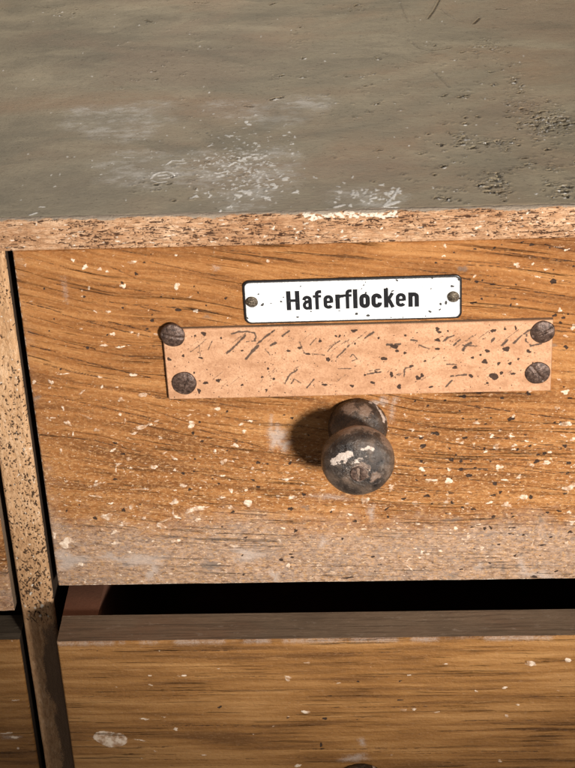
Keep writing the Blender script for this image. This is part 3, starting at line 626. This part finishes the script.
# enamel sign
def rrect(w, hgt, r, n=8):
    P = []
    for cx, cy, a0 in ((w-r, -hgt+r, -90), (w-r, -r, 0), (r, -r, 90), (r, -hgt+r, 180)):
        for k in range(n+1):
            a = math.radians(a0+90*k/n); P.append((cx+r*math.cos(a), cy+r*math.sin(a)))
    return P
SA = .0073; SX, SZ = 1.24, 54.36
def sgn(u, v): return SX+u*math.cos(SA)-v*math.sin(SA), SZ+u*math.sin(SA)+v*math.cos(SA)
def slab(name, outline, y_front, y_back, mat, parent, origin, bev=.25, bulge=0, tf=sgn):
    """outline extruded with a rounded rim; the face is a fan of rings so that it can bulge a little"""
    O = np.array(outline); c = O.mean(0); n = len(O); V = []; rings = []
    def inset(t):
        d = O-c; L = np.abs(d).max(0); return c+d*(1-t/L)
    seq = [(0, y_back), (0, y_front+bev), (bev*.3, y_front+bev*.3), (bev, y_front)]
    for ins, y in seq:
        for p in inset(ins): V.append((*tf(*p), y))
    m = len(seq)
    for k in (.75, .5, .25):
        for p in c+(inset(bev)-c)*k: V.append((*tf(*p), y_front-bulge*(1-k*k)))
        m += 1
    V.append((*tf(*c), y_front-bulge))
    V = np.array([(x, y, z) for x, z, y in V])
    T = []
    for r in range(m-1):
        for i in range(n):
            j = (i+1) % n; T += [(r*n+i, r*n+j, (r+1)*n+j), (r*n+i, (r+1)*n+j, (r+1)*n+i)]
    T += [((m-1)*n+i, (m-1)*n+(i+1) % n, m*n) for i in range(n)]
    T += [(0, (i+1) % n, i) for i in range(1, n-1)]
    return mesh_from(name, V, T, [mat], parent, origin)
b = NB('black_enamel_rim', .3, .5); RIM = b.out((.012, .011, .012), b.noise(b.obj(.8, .8, .8), 1, 4), .1)
sign = slab('enamel_sign', rrect(80, 17.98, 2.4), -.75, .0, RIM, d1, o1, .3)

# white enamel face as a fine grid: chips and dirt specks at their places
SPK = "258.4,294,.9,.8 262.4,304.5,1.5,1.5,-40 271,303.2,.9,.6 281,301.4,1.2,1 283.5,297,.8,.7 262.6,280.3,1,2 452.3,286,1.8,1.2 440.6,303.8,1.6,1.1 439.7,309.4,1,1.1 430,311.4,2.3,.8,-30 432,277.8,1.5,.9,-30 431,288.5,.9,.6 425.7,316,1.1,.6,-30 456.5,278,.6,.6 297.6,317,1.7,.8 311,311.3,.8,.7 339.3,310.6,1,.7 300.6,286.2,1.3,.6 356.5,313.6,1.7,1.2 368,315.3,2,1.2 363.7,285,.9,.8 365.6,282,.7,.6 397,280.3,1.4,.9 392.4,290.8,1.6,.8 386.5,289,1.2,1.6 403,317.2,.9,.6 391,317.3,.8,.6 365.8,292.6,1.3,.9 361.5,288.5,.8,.6 446,302.5,1.6,1.6 459.5,298.5,2.5,.8 247.5,318,1.2,.8 459,279.5,1.6,1.2"
u_ = np.arange(.62, 79.4, .25); v_ = -np.arange(.62, 17.38, .25)[::-1]
U, Vv = np.meshgrid(u_, v_)
fx, fz = sgn(U, Vv)
sp = Field(u_, v_); rng = random.Random(77)
for (u, w, rx, ry, a) in parse(SPK):
    p = hit(u, w, 1, -.9); dx, dz = p[0]-SX, p[2]-SZ
    sp.blob(dx+dz*SA, dz-dx*SA, rx/2.64, ry/2.64/.86, math.radians(a), .3, rng)
for _ in range(26): sp.blob(rng.uniform(1, 79), rng.uniform(-17, -1), rng.uniform(.08, .2), rng.uniform(.08, .18), 0, .4, rng)
r = 2.2
qx = np.maximum(np.maximum(r-(U-.62), (U-u_[-1])+r), 0); qy = np.maximum(np.maximum(r-(Vv-v_[0]), (Vv-v_[-1])+r), 0)
inside = r-np.hypot(qx, qy)          # distance to the rounded outline
keep = inside > 0
cxy = np.where(np.hypot(qx, qy) > r, r/np.maximum(np.hypot(qx, qy), 1e-6), 1)
Uc = np.where(U < 40, U+(qx-qx*cxy), U-(qx-qx*cxy)); Vc = np.where(Vv < -9, Vv+(qy-qy*cxy), Vv-(qy-qy*cxy))
edge_d = np.where(keep, np.minimum(inside, 3.0), 0)
fx, fz = sgn(Uc, Vc)
yy = -.98-.10*ss(0, 2.5, edge_d)+.14*(1-ss(0, .5, edge_d))+.06*ss(-.05, .2, sp.v)
yy = np.minimum(yy, -.80)
V = np.stack([fx, yy, fz], -1).reshape(-1, 3); n_, m_ = U.shape; idx = np.arange(U.size).reshape(U.shape)
Q = np.stack([idx[:-1, :-1], idx[:-1, 1:], idx[1:, 1:], idx[1:, :-1]], -1).reshape(-1, 4)
border = np.concatenate([idx[0, :-1], idx[:-1, -1], idx[-1, :0:-1], idx[:0:-1, 0]]); o0 = len(V); nb = len(border)
bk = V[border].copy(); bk[:, 1] = -.70; V = np.concatenate([V, bk]); i = np.arange(nb)
Q = np.concatenate([Q, np.stack([border, o0+i, o0+(i+1) % nb, border[(i+1) % nb]], -1)])
b = NB('white_enamel', .22, .5)
n = b.noise(b.obj(.05, .05, .12), 1, 5, .6); n2 = b.noise(b.obj(.9, .9, .9), 1, 5, .7)
cl = b.mix(b.step(n, .4, .75), (.75, .76, .765), (.63, .63, .625))
rag = b.math('MULTIPLY', b.math('SUBTRACT', b.noise(b.obj(1.6, 1.6, 1.6), 1, 4, .65), .5), .9)
cl = b.mix(b.math('MULTIPLY', b.step(n2, .62, .8), .35), cl, (.48, .42, .36))
ed = b.step(b.math('SUBTRACT', b.math('ADD', b.attr('edge'), b.math('MULTIPLY', rag, .55)), .12), .0, .22)
ed = b.math('SUBTRACT', 1.0, ed)
cl = b.mix(b.math('MULTIPLY', ed, .9), cl, (.05, .042, .038))
cl = b.mix(b.math('MULTIPLY', b.step(b.math('ADD', b.attr('spk'), b.math('MULTIPLY', rag, .35)), -.05, .08), .95), cl, (.02, .016, .014))
ENAMEL = b.out(cl, n2, .06, .6)
mesh_from('enamel_face', V, Q, [ENAMEL], sign, o1, {'spk': np.concatenate([sp.v.ravel(), np.full(nb, -3.)]), 'edge': np.concatenate([edge_d.ravel(), np.zeros(nb)])})

# lettering, each stroke a flat ribbon; strokes that cross lie a hair above each other
b = NB('black_lettering', .35, .4); INK = b.out(b.mix(b.step(b.noise(b.obj(1.2, 1.2, 1.2), 1, 4), .62, .75), (.010, .010, .012), (.05, .048, .046)))
LV, LQ = [], []
layer = [0]
BASE, CAP, XH, TW = -12.35, 7.95, 6.0, 1.64
def ribbon(pts, closed=False, w=TW):
    P = [pts[0]]
    for p in pts[1:]:
        if math.hypot(p[0]-P[-1][0], p[1]-P[-1][1]) > .03: P.append(p)
    if closed and math.hypot(P[0][0]-P[-1][0], P[0][1]-P[-1][1]) < .03: P.pop()
    P = np.array(P, float); n = len(P); hw = w/2
    out = []
    for i in range(n):
        a = P[i]-P[i-1] if (closed or i > 0) else P[1]-P[0]
        c = P[(i+1) % n]-P[i] if (closed or i < n-1) else P[-1]-P[-2]
        a = a/np.linalg.norm(a); c = c/np.linalg.norm(c)
        na = np.array([-a[1], a[0]]); nc = np.array([-c[1], c[0]]); m = na+nc; m /= np.linalg.norm(m)
        k = hw/max(m@na, .45); out.append((P[i]+m*k, P[i]-m*k))
    y = -1.105-.006*layer[0]; layer[0] = (layer[0]+1) % 3
    o = len(LV)
    for p, q in out:
        for t in (p, q): x, z = sgn(t[0], BASE+t[1]); LV.append((x, y, z))
    for i in range(n if closed else n-1):
        j = (i+1) % n; LQ.append((o+2*i+1, o+2*j+1, o+2*j, o+2*i))
def arc(cx, cy, rx, ry, a0, a1, n=6):
    return [(cx+rx*math.cos(math.radians(a0+(a1-a0)*k/n)), cy+ry*math.sin(math.radians(a0+(a1-a0)*k/n))) for k in range(n+1)]
H = TW/2
def ch_H(a, b_):
    ribbon([(a+H, 0), (a+H, CAP)]); ribbon([(b_-H, 0), (b_-H, CAP)]); ribbon([(a+H, CAP*.5), (b_-H, CAP*.5)], w=1.15)
def ch_a(a, b_):
    r = (b_-a)/2-H
    ribbon([(a+H*.9, XH*.66)]+arc(a+H+r, XH-H-r*.9, r, r*.9, 180, 0, 8)+[(b_-H, 0)], w=1.32)
    ribbon([(b_-H, XH*.58), (a+H+.8, XH*.55)]+arc(a+H+.9, XH*.29+.1, .9, XH*.29-H+.35, 95, 265, 6)+[(b_-H, .75)], w=1.2)
def ch_f(a, b_):
    sx = a+(b_-a)*.46
    ribbon([(b_, CAP-.6), (sx+.9, CAP-.6)]+arc(sx+.9, CAP-1.5, .9, .9, 90, 180, 4)+[(sx, 0)], w=1.32); ribbon([(a, XH-.55), (b_-.1, XH-.55)], w=1.05)
def ch_e(a, b_):
    r = (b_-a)/2-H; c = (a+b_)/2
    ribbon([(b_-H, XH*.44)]+arc(c, XH-H-r, r, r, 0, 180, 8)+arc(c, H+r*.9, r, r*.9, 180, 335, 8), w=1.36); ribbon([(a+H, XH*.50), (b_-H, XH*.50)], w=1.0)
def ch_r(a, b_):
    ribbon([(a+H, 0), (a+H, XH)]); ribbon([(a+H, XH-1.7), (a+H+.9, XH-.75), (b_, XH-.68)], w=1.25)
def ch_l(a, b_): ribbon([((a+b_)/2, 0), ((a+b_)/2, CAP)])
def ch_o(a, b_):
    r = (b_-a)/2-H; c = (a+b_)/2
    ribbon(arc(c, XH-H-r*1.1, r, r*1.1, 0, 180, 8)+arc(c, H+r*1.0, r, r*1.0, 180, 360, 8), True)
def ch_c(a, b_):
    r = (b_-a)/2-H; c = (a+b_)/2
    ribbon([(b_-H, XH*.63)]+arc(c, XH-H-r, r, r, 12, 180, 8)+arc(c, H+r, r, r, 180, 348, 8)+[(b_-H, XH*.37)])
def ch_k(a, b_):
    ribbon([(a+H, 0), (a+H, CAP)]); ribbon([(a+H+.2, XH*.36), (b_-H*.95, XH)], w=1.3); ribbon([(a+H+.9, XH*.60), (b_-H*.8, 0)], w=1.4)
def ch_n(a, b_):
    r = (b_-a)/2-H
    ribbon([(a+H, 0), (a+H, XH)]); ribbon([(a+H, XH-1.9)]+arc(a+H+r, XH-H-r*.8, r, r*.8, 150, 0, 7)+[(b_-H, 0)])
for f_, a, e in ((ch_H, 16.0, 20.55), (ch_a, 21.7, 25.15), (ch_f, 25.75, 28.6), (ch_e, 29.45, 33.0), (ch_r, 33.95, 36.75), (ch_f, 36.95, 39.75), (ch_l, 40.4, 41.8), (ch_o, 42.7, 46.3), (ch_c, 47.1, 50.7), (ch_k, 51.7, 55.35), (ch_e, 55.9, 59.6), (ch_n, 60.6, 64.2)):
    f_(a-.16, e+.16)
lo = mesh_from('lettering', LV, LQ, [INK], sign, o1)
for k, (u, w) in enumerate(((251.7, 302.2), (453.3, 297))):
    p = hit(u, w, 1, -1.3); screw('screw', sign, o1, (p[0], -1.0, p[2]), 2.25, BRASS, .5, .4, 20+k)

# raw wooden name strip with faded pencil
PSX, PSZ, PSW, PSH, PA, PY = -29.53, 35.75, 144.3, 30.6, .004, -2.1
def stp(u, v): return PSX+u*math.cos(PA)-v*math.sin(PA), PSZ+u*math.sin(PA)+v*math.cos(PA)
xs = np.arange(0, PSW+.01, .26); zs = np.arange(-PSH, .01, .26)
A, B = np.meshgrid(xs, zs)
sp = Field(xs, zs); pen = Field(xs, zs); rng = random.Random(31)
def loc(u, w):
    p = hit(u, w, 1, PY); dx, dz = p[0]-PSX, p[2]-PSZ; return dx+dz*PA, dz-dx*PA
PSPK = "203.6,333.6,2.6,1.6,-40 169,359.4,1.9,1.6 183,356,1.5,1.2 205.5,383,2.3,1.4 218,380.6,2,1.6 199,391,1.6,2.3 242,385,1.3,1.1 273.7,379,1.4,1.2 262,377,1.2,1 266.4,390,1.2,1.2 200.6,358,1.9,1 242,350.7,1.2,1 221,338,1.2,.9 195,335.6,1.1,1 194,373,1.1,.9 268,368.5,1.1,1.2 354,330.7,3,1.4 328,359.4,2.1,1.8 384,358.7,2.6,1.8 394.4,346.5,3.5,2 399,386.7,2.3,1.8 352,386,1.7,1.4 372.5,382.6,2,1.4 324.6,384.7,3,1 339.6,336,1.2,1.2 336,336,1.2,1 308,354,2.2,1 299.5,348,1.7,1.3 288.5,351,2,.9 405.4,335.6,1.3,1 378.6,338,1.2,1 320,341,1.8,1.2 355,343.6,1.2,.9 391.5,374.5,1.8,2.3 418,378,2.2,2 411.5,366,1.7,1.2 397,351,1.8,1.3 405,353,1.6,1.2 437.5,329,2.2,1.5 439.5,332,2,1.2 437.5,340,2.6,1.4 437.5,349,1.9,1.4 493.3,330.6,2.3,1.7 506.3,349,3.3,2.1 484.7,361.6,2.7,2 494,376.4,4.3,3 528.6,351.4,2.1,1.6 471,376,2,1.6 455,367.5,2.6,1.3 501.4,373,1.8,1.5 498.7,363.5,1.6,1.4 510,363.5,1.7,1.4 431,387,1.8,1.2 472.6,357.6,1.4,1.2 480.6,355,1.3,1.1 487.4,351,3,1.2 487.4,383,1.3,1.1 518.4,359,1.3,1 513,373.7,2.6,1 505,329,1.3,1.1 515.7,328,1,2 422,375.6,1.6,2 425,361,1.2,1 448,331,1,1 376,372,1.4,1 365,375,1.3,1"
for (u, w, rx, ry, a) in parse(PSPK):
    x, z = loc(u, w); sp.blob(x, z, rx/2.4, ry/2.4/.86, math.radians(a), .3, rng)
for _ in range(420): sp.blob(rng.uniform(1, 143), rng.uniform(-30, -1), rng.uniform(.1, .34), rng.uniform(.1, .28), rng.uniform(-1, 1), .4, rng)
for pts, r in (([(226.7, 353.8), (236, 345), (245, 335.6)], .42), ([(231.6, 333.6), (240, 331.6), (247.4, 331.4), (254, 333), (256, 336), (254.7, 341), (246, 341.7)], .30), ([(246, 358.7), (251, 353), (257, 346.5)], .55), ([(257, 344), (265, 337), (274, 330.7)], .38), ([(269, 346.5), (275.4, 343)], .5), ([(282, 336), (289, 331)], .35), ([(265, 349), (270, 355)], .25), ([(285, 383.5), (289.7, 374.5), (297, 369.7)], .3), ([(290, 386), (294, 379), (301, 383)], .2), ([(337, 357.5), (349.4, 345.3)], .3), ([(327.5, 351.4), (333, 345), (339.6, 341)], .25), ([(365, 338), (375, 330.7)], .4), ([(367.7, 373.8), (383.5, 371.4)], .35), ([(369, 371), (380, 369.5)], .3), ([(387, 344.6), (400.5, 344)], .4), ([(306.8, 388), (314, 379.4)], .28), ([(299.5, 341.7), (304, 353), (324, 355)], .18), ([(404, 376.5), (405, 368), (411, 367)], .25), ([(411, 340), (420, 341.5)], .4), ([(338, 368.5), (354, 368.5)], .18),
               ([(443, 341.4), (448, 337.5), (453.7, 335.5)], .42), ([(461.8, 352), (465, 346), (471, 342.7)], .48), ([(463, 345), (477, 346)], .25), ([(490, 344), (494, 338.5)], .4), ([(501.7, 345.4), (510, 338)], .4), ([(514, 342.7), (522, 335), (530.5, 329.3)], .42), ([(527, 334), (526, 341), (531, 346), (541, 343.5)], .32), ([(445.6, 387), (452, 380.5)], .35), ([(451, 376.4), (466, 374.5)], .4), ([(454, 345), (460, 339.5)], .35), ([(350, 357), (353, 354), (357, 359), (352, 361)], .2), ([(310, 345), (316, 338)], .2), ([(208, 350), (212, 341)], .15), ([(199, 345), (200, 356)], .15), ([(444, 364), (456, 364.5)], .2), ([(419, 345), (429, 349)], .25)):
    q = [loc(*p) for p in pts]
    for k in range(len(q)-1):       # broken, wavering pencil line
        (xa, za), (xb, zb) = q[k], q[k+1]; m = max(3, int(math.hypot(xb-xa, zb-za)/.9)); last = (xa, za)
        for t in range(1, m+1):
            c = (xa+(xb-xa)*t/m+rng.gauss(0, .06), za+(zb-za)*t/m+rng.gauss(0, .06))
            if rng.random() < .9: pen.stroke([last, c], r*rng.uniform(.6, 1.2))
            last = c
for _ in range(64):                       # ghost of a second written line
    x = rng.uniform(6, 128); z = rng.choice((-9, -10, -22))+rng.gauss(0, 2); q = [(x, z)]
    for t in range(rng.randint(2, 5)): q.append((q[-1][0]+(.9*(g_ := rng.choice((-.5, .8, 1))*rng.uniform(.8, 2.4)))+.35, q[-1][1]+g_))
    pen.stroke(q, rng.uniform(-.08, .10))
h = (fbm(A*.03, B*.06, 3, 401)-.5)*.35+(fbm(A*.12, B*.7, 4, 402)-.5)*.06-.1*ss(-.08, .2, sp.v)
def PF(a, b_, d): x, z = stp(a, b_); return (x, PY+d, z)
b = NB('raw_pale_strip_wood', .68, .25)
n = b.noise(b.obj(.05, .05, .12), 1, 6, .65, .6); n2 = b.noise(b.obj(.22, .2, .28), 1, 6, .72); n3 = b.noise(b.obj(1.3, 1.3, 1.3), 1, 5, .7)
cl = b.ramp(b.math('ADD', b.math('MULTIPLY', n, .5), b.math('MULTIPLY', n2, .5)), [(.36, (.37, .185, .094)), (.5, (.52, .284, .160)), (.64, (.62, .368, .222))])
cl = b.mix(b.math('MULTIPLY', b.step(n3, .46, .64), .6), cl, (.36, .175, .095))
rag = b.math('MULTIPLY', b.math('SUBTRACT', n3, .5), 1.0)
ed = b.step(b.math('ADD', b.attr('edge'), b.math('MULTIPLY', rag, .9)), -.05, .42)
ed = b.math('SUBTRACT', 1.0, ed)
cl = b.mix(b.math('MULTIPLY', ed, .75), cl, (.10, .055, .03))  # shadow line round the strip, put into its border colour
cl = b.mix(b.math('MULTIPLY', b.step(b.math('ADD', b.attr('pen'), b.math('MULTIPLY', rag, .7)), -.2, .16), .88), cl, (.04, .028, .023))
cl = b.mix(b.math('MULTIPLY', b.step(b.math('ADD', b.attr('spk'), b.math('MULTIPLY', rag, .35)), -.05, .09), .95), cl, (.030, .015, .010))
STRIPW = b.out(cl, b.math('ADD', n3, n2), .24, .9)
edge = np.minimum(np.minimum(A, PSW-A), np.minimum(B+PSH, -B))
ns = panel('name_strip', xs, zs, h, 2.25, [STRIPW, EDGE_RAW], d1, o1, dict(spk=sp.v, pen=pen.v, edge=edge), None, PF, rnd=.55, rseed=9)
for k, (u, w, r) in enumerate(((172.5, 336.5, 4.6), (184, 384.3, 4.7), (543, 333, 4.5), (538, 374, 4.6))):
    p = hit(u, w, 1, PY-1); screw('screw', ns, o1, (p[0], PY+.1, p[2]), r, SCREW, (.20, .15, .22, .14)[k], (.32, .2, .5, .3)[k], 40+k, 1.0, (2.9, 1.2, .4, 2.2)[k])

# ---- the drawer below, pulled out
LX0, LX1, LY, LB, LU = -78.2, 163.5, -32.2, -240.3, -87.6
o2 = (42, LY, LB)
d2 = thing('drawer', 'brown drawer below the enamel sign, pulled forward with a grey top edge', 'drawer', o2, GRP)
LW = "150,675.5,2.5,1.2 184,675.5,3,1.6 150,684.7,2.4,1.3 287.6,678,6,2.6,-40 305.6,712,5,2.8 145,719,5,1.4 164,717,2,1 175.6,729,4,1.6,-15 140,740,6,1.1,-15 155,751,2.5,1 204,755,3,1 298,765.5,5,2 531,663.5,7,3.4,-20 568,660,5,3,-20 409,675,2,1.3 414,709,3,2 404,710,5,1.6 506.6,715.7,3,1.8 476,691,2,1.3 517.7,704.6,2.6,1.4 500,761,3,2 338,683,3,1 437,712,3,1"
LD = "321,745,1.6,3.6 322,749,3,1.2 400,700,4,1 330,696,3,1"
LC = "362,742,5,4 355,758,14,5 330,640,20,2 480,636,30,2"
def tilt2(A, B): return A+400, B+.008*A+2.0*(fbm(A*.01, B*.03, 2, 321)-.5)
f2 = front('front_panel', LX0, LX1, LB, LU, LY, [LOWER, GREYEDGE], d2, o2, 200, .34, dict(white=LW, dark=LD, chalk=LC), tilt2, lambda A, B: .5*ss(-91, -88, B)*fbm(A*.05, B*.2, 2, 322)+.0, side_mat=(1, 1, 1, 1), vis=(-79, 140, -160, -87), nspk=(45, 25), ncrack=70, blot=(110.5, 739, 7.0, 4.2, -.22), rim_top=True, rough=.09, rnd=.9)
# big dried paint blot
boxf = None
drawer_box(d2, o2, LX0+3.3, LX1-3.3, LY, LB, LU-2, RED_WOOD, 4.0)
knob(d2, o2, 40.4, -163.6, LY)

# ---- the two drawers left of the post
o3 = (-226, 0, -97.3)
d3 = thing('drawer', 'upper drawer left of the pitted post, with a ribbed lower corner', 'drawer', o3, GRP)
def ribs(A, B):
    k = ss(-88.5, -90.5, B)*ss(-116, -108, A)
    return k*.9*(np.sin((B*.92+A*.42)*2.1)-1)
front('front_panel', -350, -101.6, -97.3, 68.4, 0, [MAIN, EDGE_RAW], d3, o3, 300, .34, None, lambda A, B: (A, B+.15*A), lambda A, B: .8*ss(-60, -90, B), vis=(-125, -101, -98, 69), nspk=(120, 30), ncrack=20, extra=ribs)
drawer_box(d3, o3, -347, -104.6, 0, -97.3, 60, BOX_WOOD)
knob(d3, o3, -226, -14.5, 0)
o4 = (-226, 0, -264)
d4 = thing('drawer', 'lower drawer left of the post, brown front under a grey top edge', 'drawer', o4, GRP)
front('front_panel', -350, -101.4, -264, -112.6, 0, [LOWER, GREYEDGE, CARC], d4, o4, 400, .36, dict(white="14,737,7,2,-8 6,733,8,2 15,700,4,1.4 18,748,2,2", chalk="10,737,10,3"), lambda A, B: (A, B+2*(fbm(A*.01, B*.03, 2, 331)-.5)), None, side_mat=(1, 2, 1, 1), vis=(-125, -101, -190, -112), nspk=(40, 20), rough=.09, rnd=.9)  # right side coloured dark to stand for shade in the gap
drawer_box(d4, o4, -347, -104.6, 0, -264, -118, BOX_WOOD)
knob(d4, o4, -226, -188, 0)
